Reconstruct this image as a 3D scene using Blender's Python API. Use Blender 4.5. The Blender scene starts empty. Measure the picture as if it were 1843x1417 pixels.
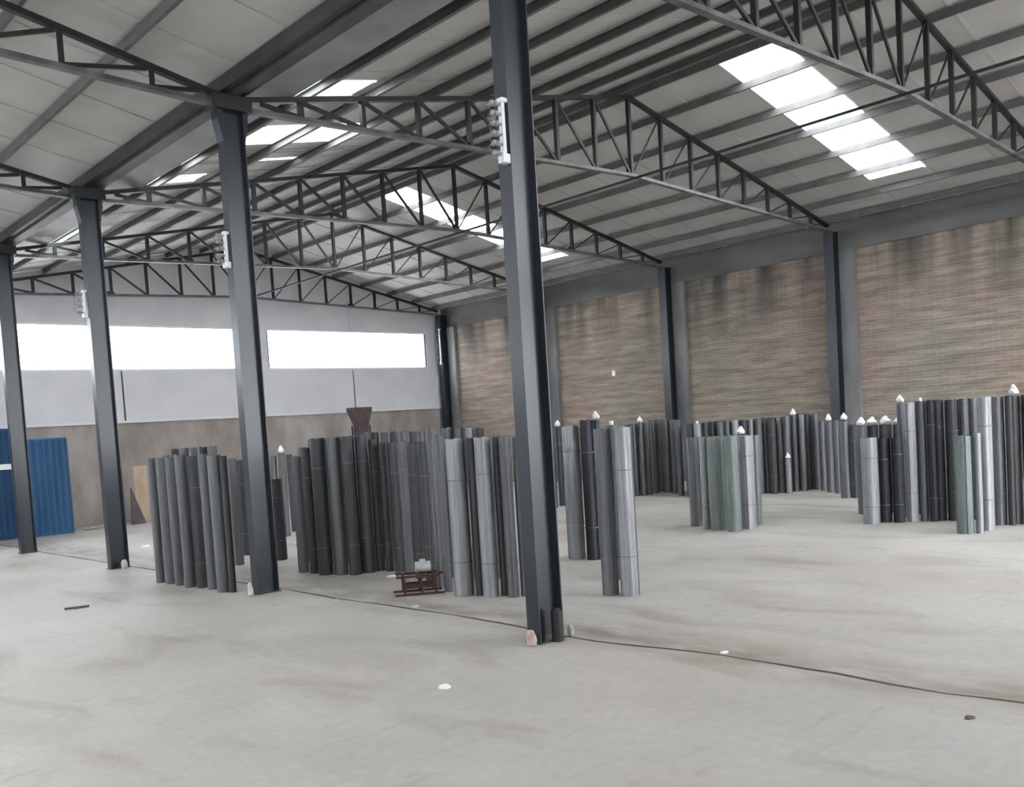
import bpy, bmesh, math, random
from mathutils import Vector, Matrix
random.seed(11)
S = bpy.context.scene
COL = S.collection

# ------------------------------------------------------------------ camera
cam_d = bpy.data.cameras.new('camera'); cam = bpy.data.objects.new('camera', cam_d); COL.objects.link(cam)
S.camera = cam
yaw, pitch, roll = 0.70147, -0.05155, -0.06842
fwd = Vector((math.sin(yaw) * math.cos(pitch), math.cos(yaw) * math.cos(pitch), math.sin(pitch)))
rt = fwd.cross(Vector((0, 0, 1))).normalized(); up = rt.cross(fwd)
r2 = rt * math.cos(roll) + up * math.sin(roll); u2 = up * math.cos(roll) - rt * math.sin(roll)
M = Matrix((r2, u2, -fwd)).transposed().to_4x4(); M.translation = Vector((-5.2736, -4.6413, 1.7))
cam.matrix_world = M
cam_d.sensor_fit = 'HORIZONTAL'; cam_d.sensor_width = 36
cam_d.lens = 1609.82 / 1843 * 36
cam_d.shift_x = (921.5 - 730.0) / 1843; cam_d.shift_y = (862.86 - 708.5) / 1843
cam_d.clip_end = 300

# ------------------------------------------------------------------ light
SKY_STRENGTH = 16.0
w = bpy.data.worlds.new('sky'); S.world = w; w.use_nodes = True
nt = w.node_tree; nt.nodes.clear()
wo = nt.nodes.new('ShaderNodeOutputWorld'); bg = nt.nodes.new('ShaderNodeBackground')
tc = nt.nodes.new('ShaderNodeTexCoord'); nz = nt.nodes.new('ShaderNodeTexNoise'); rp = nt.nodes.new('ShaderNodeValToRGB')
nz.inputs['Scale'].default_value = 2.0; nz.inputs['Detail'].default_value = 4
rp.color_ramp.elements[0].position = .35; rp.color_ramp.elements[0].color = (.91, .945, 1.0, 1)
rp.color_ramp.elements[1].position = .7; rp.color_ramp.elements[1].color = (.98, .99, 1.0, 1)
nt.links.new(tc.outputs['Generated'], nz.inputs['Vector']); nt.links.new(nz.outputs['Fac'], rp.inputs['Fac'])
nt.links.new(rp.outputs['Color'], bg.inputs['Color']); bg.inputs['Strength'].default_value = SKY_STRENGTH
nt.links.new(bg.outputs[0], wo.inputs[0])
S.view_settings.view_transform = 'Standard'; S.view_settings.look = 'None'
S.view_settings.exposure = -0.05; S.view_settings.gamma = 1.0; S.view_settings.use_curve_mapping = False

# ------------------------------------------------------------------ dimensions
B = 4.157          # bay
SP = 14.641        # span
H = 5.50           # truss heel (top chord centre)
RT = 6.935         # ridge of top chord
MX = 7.462         # ridge x
HB, RB = 5.42, 5.67
YB0, YB1 = -9.0, 4 * B + 0.25      # back wall and far wall planes
XW = SP + 0.25                     # right wall face
XL = -14.6                         # open left side

# ------------------------------------------------------------------ materials
def mat(name, color, rough=.6, metal=0.0, noise=None, scale=4.0, stretch=(1, 1, 1), bump=0.0, bscale=60.0, spec=.5, coord='Object', noise2=None, scale2=.6):
    m = bpy.data.materials.new(name); m.use_nodes = True
    t = m.node_tree; b = t.nodes['Principled BSDF']
    b.inputs['Roughness'].default_value = rough; b.inputs['Metallic'].default_value = metal
    b.inputs['Specular IOR Level'].default_value = spec
    b.inputs['Base Color'].default_value = (*color, 1)
    c = t.nodes.new('ShaderNodeTexCoord'); mp = t.nodes.new('ShaderNodeMapping'); mp.inputs['Scale'].default_value = stretch
    t.links.new(c.outputs[coord], mp.inputs['Vector'])
    out = None
    if noise:
        n = t.nodes.new('ShaderNodeTexNoise'); n.inputs['Scale'].default_value = scale; n.inputs['Detail'].default_value = 6
        t.links.new(mp.outputs[0], n.inputs['Vector'])
        r = t.nodes.new('ShaderNodeValToRGB'); r.color_ramp.elements[0].position = .35; r.color_ramp.elements[1].position = .65
        r.color_ramp.elements[0].color = (*color, 1); r.color_ramp.elements[1].color = (*noise, 1)
        t.links.new(n.outputs['Fac'], r.inputs['Fac']); out = r.outputs['Color']
        if noise2:
            n2 = t.nodes.new('ShaderNodeTexNoise'); n2.inputs['Scale'].default_value = scale2; n2.inputs['Detail'].default_value = 3
            t.links.new(mp.outputs[0], n2.inputs['Vector'])
            r2_ = t.nodes.new('ShaderNodeValToRGB'); r2_.color_ramp.elements[0].position = .42; r2_.color_ramp.elements[1].position = .68
            r2_.color_ramp.elements[0].color = (1, 1, 1, 1); r2_.color_ramp.elements[1].color = (*noise2, 1)
            t.links.new(n2.outputs['Fac'], r2_.inputs['Fac'])
            mx = t.nodes.new('ShaderNodeMix'); mx.data_type = 'RGBA'; mx.blend_type = 'MULTIPLY'; mx.inputs[0].default_value = 1
            t.links.new(out, mx.inputs[6]); t.links.new(r2_.outputs['Color'], mx.inputs[7]); out = mx.outputs[2]
        t.links.new(out, b.inputs['Base Color'])
    if bump:
        nb = t.nodes.new('ShaderNodeTexNoise'); nb.inputs['Scale'].default_value = bscale; nb.inputs['Detail'].default_value = 4
        t.links.new(mp.outputs[0], nb.inputs['Vector'])
        bp = t.nodes.new('ShaderNodeBump'); bp.inputs['Strength'].default_value = bump; bp.inputs['Distance'].default_value = .01
        t.links.new(nb.outputs['Fac'], bp.inputs['Height']); t.links.new(bp.outputs[0], b.inputs['Normal'])
    return m

M_STEEL = mat('column_paint', (.016, .021, .027), .30, 0, (.030, .040, .050), 3, (1, 1, .25), .05)
M_TRUSS = mat('truss_paint', (.011, .011, .013), .5, 0, (.018, .018, .020), 5)
M_CHORD = mat('truss_chord_pale', (.06, .06, .065), .45, 0, (.17, .17, .175), 3)  # paler grey for the bottom chords than for the other members
M_PURLIN = mat('purlin_paint', (.10, .098, .10), .5, 0, (.14, .138, .142), 3)
M_SHEET = mat('roof_sheet', (.47, .46, .45), .55, 0, (.54, .53, .52), 1.2, (1, 1, 1), .03, 20)
M_GUTTER = mat('gutter_metal', (.028, .029, .032), .5, .3, (.06, .06, .065), 3)
M_PAN = mat('galvanised_pan', (.24, .24, .25), .5, .2, (.32, .32, .33), 2)
M_PANEL = mat('wall_cladding', (.66, .66, .70), .5, 0, (.72, .72, .75), 1.5)
M_RENDER = mat('wall_render', (.36, .32, .31), .85, 0, (.45, .42, .39), 2.5, (1, 1, .5), .15, 40, noise2=(.75, .72, .7), scale2=.8)
M_CONC = mat('grey_concrete', (.17, .17, .17), .85, 0, (.25, .25, .25), 3, (1, 1, .3), .2, 30, noise2=(.6, .6, .6), scale2=1)
M_RING = mat('ring_beam_concrete', (.10, .10, .10), .9, 0, (.16, .155, .15), 2, (1, .4, 1), .2, 30)
M_BLUE1 = mat('blue_paint', (.026, .13, .29), .45, 0, (.04, .17, .35), 2, (1, 1, .4))
M_BLUE2 = mat('dark_blue_paint', (.019, .085, .20), .55, 0, (.03, .11, .25), 2, (1, 1, .4))
M_WHITE = mat('white_plastic', (.82, .82, .84), .5, 0, (.72, .72, .74), 12, bump=.2)
M_WPAINT = mat('white_paint', (.72, .75, .78), .45)
M_CARD = mat('white_cardboard', (.78, .77, .74), .8)
M_RUST = mat('rusty_steel', (.05, .022, .018), .7, .3, (.09, .04, .03), 20, bump=.2)
M_BROWN = mat('brown_steel', (.07, .05, .055), .6, .1, (.11, .08, .085), 5)
M_PLY = mat('tan_board', (.42, .32, .22), .8, 0, (.52, .42, .31), 3, (4, 4, .6))
M_STONE = mat('pale_stone', (.38, .36, .34), .9, 0, (.55, .52, .50), 12, bump=.4)
M_PINK = mat('pink_stone', (.34, .24, .23), .9, 0, (.50, .42, .40), 12, bump=.4)
M_GAP_SHADE = mat('gap_shade_black', (.012, .012, .013), .6)  # near-black that paints the shade in the pillar-foot gap
M_CERAM = mat('insulator_ceramic', (.30, .29, .31), .3)
M_ASPH = mat('dark_asphalt', (.06, .06, .06), .9, 0, (.10, .10, .10), 8)
M_SOIL = mat('joint_dirt', (.03, .027, .024), .95, 0, (.07, .06, .05), 6)
M_GLOVE = mat('grey_motor_casing', (.45, .45, .45), .5, .2, (.6, .6, .6), 9)

TONES = {'dark': ((.045, .046, .051), (.075, .076, .083)), 'black': ((0.025, 0.027, 0.032), (0.046, 0.049, 0.057)),
         'mid': ((.09, .093, .10), (.165, .17, .178)), 'light': ((.20, .205, .215), (.36, .37, .385)),
         'green': ((.12, .148, .143), (.21, .245, .237)), 'wrapped': ((0.209, 0.218, 0.247), (0.418, 0.446, 0.475))}
M_ROLL = {}
for k, (a, b_) in TONES.items():
    m = mat('wire_mesh_' + k, a, .36, .6, b_, 7, (2.2, 2.2, .35), .35, 45)
    M_ROLL[k] = m
    if k == 'wrapped': m.node_tree.nodes['Principled BSDF'].inputs['Roughness'].default_value = .25
M_CORE = mat('dark_core', (.05, .05, .05), .8)
M_WIRE = mat('tie_wire_metal', (.16, .165, .175), .4, .6)

# sky-lit translucent sheet and window pane
def pane_mat(name, transp, tint, rough=.3):
    m = bpy.data.materials.new(name); m.use_nodes = True; t = m.node_tree; t.nodes.clear()
    o = t.nodes.new('ShaderNodeOutputMaterial'); mx = t.nodes.new('ShaderNodeMixShader'); mx.inputs[0].default_value = 1 - transp
    a = t.nodes.new('ShaderNodeBsdfTransparent'); a.inputs[0].default_value = (*tint, 1)
    b = t.nodes.new('ShaderNodeBsdfTranslucent'); b.inputs[0].default_value = (*tint, 1)
    g = t.nodes.new('ShaderNodeBsdfGlossy'); g.inputs['Roughness'].default_value = rough; g.inputs[0].default_value = (*tint, 1)
    m2 = t.nodes.new('ShaderNodeMixShader'); m2.inputs[0].default_value = .12
    n = t.nodes.new('ShaderNodeTexNoise'); n.inputs['Scale'].default_value = 2
    t.links.new(a.outputs[0], mx.inputs[1]); t.links.new(b.outputs[0], m2.inputs[1]); t.links.new(g.outputs[0], m2.inputs[2])
    t.links.new(m2.outputs[0], mx.inputs[2]); t.links.new(mx.outputs[0], o.inputs[0])
    return m
M_SKYL = pane_mat('fibreglass_skylight', .55, (.97, .99, .98))
M_GLASS = pane_mat('window_glass', .88, (.97, .99, 1.0), .05)

def brick_mat():
    m = bpy.data.materials.new('brown_brick'); m.use_nodes = True; t = m.node_tree; b = t.nodes['Principled BSDF']
    b.inputs['Roughness'].default_value = .88
    c = t.nodes.new('ShaderNodeTexCoord'); sx = t.nodes.new('ShaderNodeSeparateXYZ'); cb = t.nodes.new('ShaderNodeCombineXYZ')
    t.links.new(c.outputs['Object'], sx.inputs[0]); t.links.new(sx.outputs[1], cb.inputs[0]); t.links.new(sx.outputs[2], cb.inputs[1])
    br = t.nodes.new('ShaderNodeTexBrick'); br.inputs['Scale'].default_value = 1.0
    br.inputs['Brick Width'].default_value = .25; br.inputs['Row Height'].default_value = .065; br.inputs['Mortar Size'].default_value = .006
    br.inputs['Color1'].default_value = (.20, .163, .146, 1); br.inputs['Color2'].default_value = (.25, .212, .186, 1); br.inputs['Mortar'].default_value = (.28, .25, .232, 1)
    t.links.new(cb.outputs[0], br.inputs['Vector'])
    def ns(scale, st, lo, hi, c0, c1, detail=5):
        mp = t.nodes.new('ShaderNodeMapping'); mp.inputs['Scale'].default_value = st
        n = t.nodes.new('ShaderNodeTexNoise'); n.inputs['Scale'].default_value = scale; n.inputs['Detail'].default_value = detail
        r = t.nodes.new('ShaderNodeValToRGB'); r.color_ramp.elements[0].position = lo; r.color_ramp.elements[1].position = hi
        r.color_ramp.elements[0].color = (*c0, 1); r.color_ramp.elements[1].color = (*c1, 1)
        t.links.new(c.outputs['Object'], mp.inputs[0]); t.links.new(mp.outputs[0], n.inputs['Vector']); t.links.new(n.outputs['Fac'], r.inputs[0])
        return r.outputs[0]
    def mul(a, d):
        x = t.nodes.new('ShaderNodeMix'); x.data_type = 'RGBA'; x.blend_type = 'MULTIPLY'; x.inputs[0].default_value = 1
        t.links.new(a, x.inputs[6]); t.links.new(d, x.inputs[7]); return x.outputs[2]
    col = mul(br.outputs[0], ns(1.0, (1, .8, 9), .35, .7, (.78, .76, .74), (1.35, 1.33, 1.28)))     # course-wise streaks
    col = mul(col, ns(.5, (1, 1, 1), .35, .65, (1.08, 1.0, .97), (.94, 1.0, .95), 2))                # warm / olive patches
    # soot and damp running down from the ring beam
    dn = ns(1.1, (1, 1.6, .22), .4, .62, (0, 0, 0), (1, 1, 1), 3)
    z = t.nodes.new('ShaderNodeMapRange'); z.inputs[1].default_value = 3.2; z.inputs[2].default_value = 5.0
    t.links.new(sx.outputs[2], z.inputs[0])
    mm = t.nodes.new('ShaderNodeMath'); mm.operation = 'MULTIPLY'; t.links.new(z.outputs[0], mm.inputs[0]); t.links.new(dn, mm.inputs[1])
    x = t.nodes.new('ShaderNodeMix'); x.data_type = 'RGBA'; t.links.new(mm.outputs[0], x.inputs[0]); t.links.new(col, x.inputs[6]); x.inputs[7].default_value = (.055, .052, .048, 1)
    t.links.new(x.outputs[2], b.inputs['Base Color'])
    bp = t.nodes.new('ShaderNodeBump'); bp.inputs['Strength'].default_value = .3; bp.inputs['Distance'].default_value = .008; bp.invert = True
    t.links.new(br.outputs['Fac'], bp.inputs['Height']); t.links.new(bp.outputs[0], b.inputs['Normal'])
    return m
M_BRICK = brick_mat()

def floor_mat():
    m = bpy.data.materials.new('concrete_floor'); m.use_nodes = True; t = m.node_tree; b = t.nodes['Principled BSDF']
    c = t.nodes.new('ShaderNodeTexCoord')
    def ns(scale, st, lo, hi, c0, c1, detail=6, dist=0):
        mp = t.nodes.new('ShaderNodeMapping'); mp.inputs['Scale'].default_value = st
        n = t.nodes.new('ShaderNodeTexNoise'); n.inputs['Scale'].default_value = scale; n.inputs['Detail'].default_value = detail; n.inputs['Distortion'].default_value = dist
        r = t.nodes.new('ShaderNodeValToRGB'); r.color_ramp.elements[0].position = lo; r.color_ramp.elements[1].position = hi
        r.color_ramp.elements[0].color = (*c0, 1); r.color_ramp.elements[1].color = (*c1, 1)
        t.links.new(c.outputs['Object'], mp.inputs[0]); t.links.new(mp.outputs[0], n.inputs['Vector']); t.links.new(n.outputs['Fac'], r.inputs[0])
        return r.outputs[0]
    def mul(a, d):
        x = t.nodes.new('ShaderNodeMix'); x.data_type = 'RGBA'; x.blend_type = 'MULTIPLY'; x.inputs[0].default_value = 1
        t.links.new(a, x.inputs[6]); t.links.new(d, x.inputs[7]); return x.outputs[2]
    col = ns(.55, (1, 1, 1), .35, .7, (.395, .375, .355), (.475, .458, .44))
    col = mul(col, ns(1.3, (1, .45, 1), .53, .72, (1, 1, 1), (.76, .72, .69), 5, .6))
    col = mul(col, ns(.35, (1, 1, 1), .4, .62, (1, 1, 1), (.93, .90, .87), 3))
    col = mul(col, ns(14, (1, 1, 1), .3, .7, (.93, .93, .93), (1.04, 1.04, 1.03), 4))
    col = mul(col, ns(2.2, (1, 5, 1), .6, .75, (1, 1, 1), (.88, .86, .83), 4, .3))
    # dirt swept along the expansion joint
    sx = t.nodes.new('ShaderNodeSeparateXYZ'); t.links.new(c.outputs['Object'], sx.inputs[0])
    s = t.nodes.new('ShaderNodeMath'); s.operation = 'SUBTRACT'; s.inputs[1].default_value = .42; t.links.new(sx.outputs[0], s.inputs[0])
    a = t.nodes.new('ShaderNodeMath'); a.operation = 'ABSOLUTE'; t.links.new(s.outputs[0], a.inputs[0])
    mr = t.nodes.new('ShaderNodeMapRange'); mr.inputs[1].default_value = 0; mr.inputs[2].default_value = .55; mr.inputs[3].default_value = 1.0; mr.inputs[4].default_value = 0
    t.links.new(a.outputs[0], mr.inputs[0])
    dn = ns(3.5, (1, .5, 1), .32, .62, (0, 0, 0), (1, 1, 1), 5)
    mm = t.nodes.new('ShaderNodeMath'); mm.operation = 'MULTIPLY'; t.links.new(mr.outputs[0], mm.inputs[0]); t.links.new(dn, mm.inputs[1])
    x = t.nodes.new('ShaderNodeMix'); x.data_type = 'RGBA'; t.links.new(mm.outputs[0], x.inputs[0]); t.links.new(col, x.inputs[6]); x.inputs[7].default_value = (.23, .20, .17, 1)
    t.links.new(x.outputs[2], b.inputs['Base Color'])
    b.inputs['Roughness'].default_value = .62; b.inputs['Specular IOR Level'].default_value = .35
    n = t.nodes.new('ShaderNodeTexNoise'); n.inputs['Scale'].default_value = 30; n.inputs['Detail'].default_value = 6
    t.links.new(c.outputs['Object'], n.inputs['Vector'])
    bp = t.nodes.new('ShaderNodeBump'); bp.inputs['Strength'].default_value = .12; bp.inputs['Distance'].default_value = .02
    t.links.new(n.outputs['Fac'], bp.inputs['Height']); t.links.new(bp.outputs[0], b.inputs['Normal'])
    return m
M_FLOOR = floor_mat()

# ------------------------------------------------------------------ mesh helpers
def obj(name, bm, m, parent=None, smooth=False):
    me = bpy.data.meshes.new(name); bm.normal_update(); bm.to_mesh(me); bm.free()
    if smooth:
        for p in me.polygons: p.use_smooth = True
    me.materials.append(m)
    o = bpy.data.objects.new(name, me); COL.objects.link(o)
    if parent: o.parent = parent
    return o
def empty(name, loc=(0, 0, 0)):
    o = bpy.data.objects.new(name, None); COL.objects.link(o); o.location = loc; o.empty_display_size = .2; return o
def tag(o, label=None, cat=None, group=None, kind=None):
    if label: o['label'] = label
    if cat: o['category'] = cat
    if group: o['group'] = group
    if kind: o['kind'] = kind
    return o
def dup(o, parent=None, name=None):
    c = o.copy(); COL.objects.link(c)
    if parent: c.parent = parent
    return c
def copy_tree(o, parent=None):
    c = dup(o, parent)
    for ch in list(o.children): copy_tree(ch, c)
    return c
def box(bm, x0, x1, y0, y1, z0, z1, bev=0):
    v = [bm.verts.new(p) for p in ((x0, y0, z0), (x1, y0, z0), (x1, y1, z0), (x0, y1, z0), (x0, y0, z1), (x1, y0, z1), (x1, y1, z1), (x0, y1, z1))]
    fs = [bm.faces.new([v[i] for i in f]) for f in ((3, 2, 1, 0), (4, 5, 6, 7), (0, 1, 5, 4), (1, 2, 6, 5), (2, 3, 7, 6), (3, 0, 4, 7))]
    if bev:
        es = list({e for f in fs for e in f.edges}); bmesh.ops.bevel(bm, geom=es, offset=bev, segments=1, affect='EDGES')
def BX(*a, **k):
    bm = bmesh.new(); box(bm, *a, **k); return bm
def bar(bm, p, q, w, h, upv=(0, 0, 1)):
    """rectangular bar from p to q, w across, h along upv side"""
    p, q = Vector(p), Vector(q); d = (q - p).normalized(); s = d.cross(Vector(upv))
    if s.length < 1e-4: s = d.cross(Vector((1, 0, 0)))
    s.normalize(); u = s.cross(d)
    vs = []
    for c in (p, q):
        for a, b_ in ((-1, -1), (1, -1), (1, 1), (-1, 1)): vs.append(bm.verts.new(c + s * a * w / 2 + u * b_ * h / 2))
    for f in ((0, 1, 2, 3), (7, 6, 5, 4), (0, 4, 5, 1), (1, 5, 6, 2), (2, 6, 7, 3), (3, 7, 4, 0)): bm.faces.new([vs[i] for i in f])
def angle(bm, p, q, w, t, side=1):
    """L-section from p to q lying in the XZ plane (legs: one flat in plane, one out along y)"""
    p, q = Vector(p), Vector(q); d = (q - p).normalized(); y = Vector((0, side, 0)); n = d.cross(Vector((0, 1, 0))).normalized()
    if n.z < 0 or (abs(n.z) < 1e-5 and n.x < 0): n = -n
    pr = [(-w / 2, 0), (w / 2, 0), (w / 2, t), (-w / 2 + t, t), (-w / 2 + t, w), (-w / 2, w)]
    rings = [[bm.verts.new(c + n * a + y * (b_)) for a, b_ in pr] for c in (p, q)]
    for i in range(6):
        j = (i + 1) % 6; bm.faces.new((rings[0][i], rings[0][j], rings[1][j], rings[1][i]))
    bm.faces.new(rings[0]); bm.faces.new(rings[1][::-1])
def cyl(bm, p, q, r, n=12, r1=None):
    p, q = Vector(p), Vector(q); d = (q - p).normalized(); a = d.orthogonal().normalized(); b_ = d.cross(a); r1 = r if r1 is None else r1
    A = [bm.verts.new(p + (a * math.cos(t) + b_ * math.sin(t)) * r) for t in [2 * math.pi * i / n for i in range(n)]]
    C = [bm.verts.new(q + (a * math.cos(t) + b_ * math.sin(t)) * r1) for t in [2 * math.pi * i / n for i in range(n)]]
    for i in range(n): bm.faces.new((A[i], A[(i + 1) % n], C[(i + 1) % n], C[i]))
    bm.faces.new(A[::-1]); bm.faces.new(C)
def lump(sx, sy, sz, seed=0, amp=.25, sub=2):
    bm = bmesh.new(); bmesh.ops.create_icosphere(bm, subdivisions=sub, radius=1)
    rn = random.Random(seed)
    for v in bm.verts:
        k = 1 + rn.uniform(-amp, amp); v.co = Vector((v.co.x * sx * k, v.co.y * sy * k, max(v.co.z * k, -.6) * sz))
    return bm

# ------------------------------------------------------------------ floor: two slabs with an irregular expansion joint between
JN = [(-9, .30), (-6, .33), (-4.2, .30), (-3.09, .34), (-2.72, .28), (-2.42, .28), (-2.07, .33), (-1.69, .34), (-1.3, .33), (-1.05, .31), (-.68, .24), (-.34, .18), (0, .18), (.56, .24), (1.33, .26), (2.27, .23), (3.1, .18), (4.1, .22), (8, .1), (12, .05), (17, .1)]
pts = []
rj = random.Random(3)
for (a, xa), (b_, xb) in zip(JN, JN[1:]):
    n = max(1, int((b_ - a) / .18))
    for i in range(n):
        f = i / n; pts.append((a + (b_ - a) * f, xa + (xb - xa) * f + rj.uniform(-.008, .008)))
pts.append((17.4, .1))
fl = empty('floor'); tag(fl, 'wide pale grey concrete floor', None, kind='structure')
def slab(name, side):
    bm = bmesh.new(); xo = -45 if side < 0 else 16
    prev = None; g = [.0 if not (-9 < y < 17) else (.012 + .012 * abs(math.sin(y * 2.3))) for y, _ in pts]
    for (y, x), gg in zip(pts, g):
        e = x + side * gg
        a = bm.verts.new((e, y, 0)); b2 = bm.verts.new((xo, y, 0)); c2 = bm.verts.new((e, y, -.05))
        if prev:
            f = (prev[0], prev[1], b2, a) if side > 0 else (prev[1], prev[0], a, b2)
            bm.faces.new(f); bm.faces.new((prev[2], prev[0], a, c2))
        prev = (a, b2, c2)
    bmesh.ops.recalc_face_normals(bm, faces=bm.faces)
    return obj(name, bm, M_FLOOR, fl)
slab('concrete_slab', -1); slab('concrete_slab', 1)
obj('joint_bed', BX(-.1, .6, -9, 17.3, -.06, -.0015), M_SOIL, fl)
yd = obj('yard_ground', BX(-45, 40, -45, -9.0, -.06, 0), M_ASPH, fl)
obj('yard_ground', BX(-45, 40, 17.35, 60, -.10, -.04), M_FLOOR, fl)

# ------------------------------------------------------------------ right wall
wr = empty('wall_right'); tag(wr, 'brown brick side wall with dark ring beam', None, kind='structure')
obj('brickwork', BX(XW, XW + .24, YB0, YB1 + .2, 0, 5.0), M_BRICK, wr)
obj('ring_beam', BX(XW - .03, XW + .24, YB0, YB1 + .2, 5.0, 5.37), M_RING, wr)
obj('eave_upstand', BX(XW, XW + .24, YB0, YB1 + .2, 5.37, 5.80), M_RING, wr)
for i in range(-2, 5):
    y = i * B
    obj('concrete_pilaster', BX(SP + .13, XW - .002, max(y - .42, YB0), min(y + .22, YB1), 0, 4.998), M_CONC, wr)
# ------------------------------------------------------------------ far wall
wf = empty('wall_far'); tag(wf, 'far end wall, rendered base below grey cladding and long windows', None, kind='structure')
def wbox(name, x0, x1, z0, z1, m, proud=0, th=.2):
    return obj(name, BX(x0, x1, YB1 - proud, YB1 + th, z0, z1), m, wf)
wbox('rendered_base', -14.6, XW, 0, 2.46, M_RENDER)
edges = [-14.6, -10.9, -7.2, -3.6, .1, 3.9, 7.7, 11.1, XW]
for a, b_ in zip(edges, edges[1:]):
    wbox('cladding_panel', a + .025, b_ - .025, 2.46, 3.73, M_PANEL, .05)
wbox('cladding_backing', -14.6, XW, 2.47, 3.72, M_GUTTER, .004)
obj('drip_sill', BX(-14.6, XW, YB1 - .09, YB1 - .05, 2.42, 2.48), M_WPAINT, wf)
WIN = [(-14.2, -7.7), (-6.8, -.3), (.35, 7.22), (8.2, 14.15)]
for a, b_ in ((-14.6, -14.2), (-7.7, -6.8), (-.3, .35), (7.22, 8.2), (14.15, XW)):
    wbox('window_pier', a, b_, 3.73, 4.87, M_PANEL)
# upper cladding follows the roof line
def gable(x0, x1, zt0, zt1, name='upper_panel'):
    bm = bmesh.new()
    f = [bm.verts.new((x, YB1, z)) for x, z in ((x0, 4.87), (x1, 4.87), (x1, zt1), (x0, zt0))]
    g = [bm.verts.new((x, YB1 + .2, z)) for x, z in ((x0, 4.87), (x1, 4.87), (x1, zt1), (x0, zt0))]
    bm.faces.new(f); bm.faces.new(g[::-1])
    for i in range(4):
        j = (i + 1) % 4; bm.faces.new((f[j], f[i], g[i], g[j]))
    bmesh.ops.recalc_face_normals(bm, faces=bm.faces)
    return obj(name, bm, M_PANEL, wf)
SL = (RT - H) / MX; SR = (RT - H) / (SP - MX); ROOF = .19
def zroof(x):
    """underside of the roof sheet"""
    if x < 0: x = -x; return H + ROOF + (SL * x if x < MX else SL * MX - SR * (x - MX))
    return H + ROOF + (SL * x if x < MX else SL * MX - SR * (x - MX))
for a, b_ in ((-14.6, -11.), (-11., -MX), (-MX, -3.7), (-3.7, 0), (0, 3.7), (3.7, MX), (MX, 11.1), (11.1, XW)):
    gable(a + .01, b_ - .01, zroof(a) - .004, zroof(b_) - .004)
for n, (a, b_) in enumerate(WIN):
    wd = empty('window_%d' % (n + 1)); tag(wd, 'long horizontal daylight window in the far wall', None, kind='structure')
    if n == 2: wd['label'] = 'long daylight window left of the centre pier in the far wall'
    if n == 3: wd['label'] = 'long daylight window at the right end of the far wall'
    y0, y1 = YB1 + .02, YB1 + .09
    for nm, bb in (('frame_rail', (a, b_, 3.73, 3.775)), ('frame_rail', (a, b_, 4.825, 4.87)), ('frame_stile', (a, a + .045, 3.775, 4.825)), ('frame_stile', (b_ - .045, b_, 3.775, 4.825))):
        obj(nm, BX(bb[0], bb[1], y0, y1, bb[2], bb[3]), M_WPAINT if nm == 'frame_rail' else M_STEEL, wd)
    k = 4
    for i in range(k):
        xa = a + .045 + (b_ - a - .09) * i / k; xb = a + .045 + (b_ - a - .09) * (i + 1) / k
        obj('pane', BX(xa + .006, xb - .006, y0 + .03, y0 + .036, 3.776, 4.824), M_GLASS, wd)
# ------------------------------------------------------------------ back wall with a wide vehicle opening (behind the camera)
wb = empty('wall_back'); tag(wb, 'rendered back wall behind the viewer with a wide gate opening', None, kind='structure')
DOOR = (4.5, 10.5)
obj('rendered_wall', BX(DOOR[1], XW, YB0 - .2, YB0, 0, 5.6), M_RENDER, wb)
obj('rendered_wall', BX(-14.6, DOOR[0], YB0 - .2, YB0, 0, 5.6), M_RENDER, wb)
obj('lintel', BX(DOOR[0], DOOR[1], YB0 - .2, YB0, 4.0, 5.6), M_RENDER, wb)

wl = empty('wall_left'); tag(wl, 'rendered left side wall outside the picture with an added window band', None, kind='structure')
obj('rendered_base', BX(XL - .2, XL, YB0, YB1 + .2, 0, 3.0), M_RENDER, wl)
obj('upper_band', BX(XL - .2, XL, YB0, YB1 + .2, 4.87, 5.72), M_RENDER, wl)
for i in range(-2, 5): obj('window_pier', BX(XL - .2, XL, i * B - .3 if i > -2 else YB0, i * B + .3, 3.0, 4.87), M_RENDER, wl)
for i in range(-2, 4): obj('pane' if i % 2 else 'blind_panel', BX(XL - .11, XL - .10, i * B + .3, (i + 1) * B - .3, 3.0, 4.87), M_GLASS if i % 2 else M_PANEL, wl)  # unseen panes alternating with blanks, added to set the light from the left

# ------------------------------------------------------------------ roof
ce = empty('ceiling'); tag(ce, 'pitched grey sheet metal roof with translucent skylight sheets', None, kind='structure')
# skylight pieces: (slope, x0, x1, y0, y1)
SKY = [('R', 7.85, 13.25, 1.75, 2.75), ('R', 7.85, 13.25, 10.2, 11.1), ('R', 7.85, 13.25, -6.4, -5.4), ('R', 7.85, 13.25, -3.4, -2.4), ('L', 1.6, 6.6, -6.4, -5.4),  # those at negative y are unseen, added for interior light
       ('LR', -13.2, -7.9, -7.25, -6.25), ('LL', -6.9, -3.6, 1.75, 2.75), ('LR', -13.2, -7.9, 1.75, 2.75), ('LL', -6.9, -3.6, 5.75, 6.75), ('LR', -13.2, -7.9, 5.75, 6.75), ('LL', -6.9, -3.6, 10.75, 11.75), ('LR', -13.2, -7.9, 10.75, 11.75),  # unseen left-aisle skylights, added to brighten the floor
       
       ('L', .82, 1.15, 11.0, 13.6), ('L', 1.55, 3.4, 5.85, 6.75), ('L', .75, 2.0, 8.4, 8.85), ('L', .75, 1.2, 7.15, 7.65), ('L', .75, 2.05, 4.05, 4.6), ('L', 2.6, 3.3, 7.3,7.75)]  # bright patches cut as skylights; the farthest strip stands for window reflections
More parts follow.
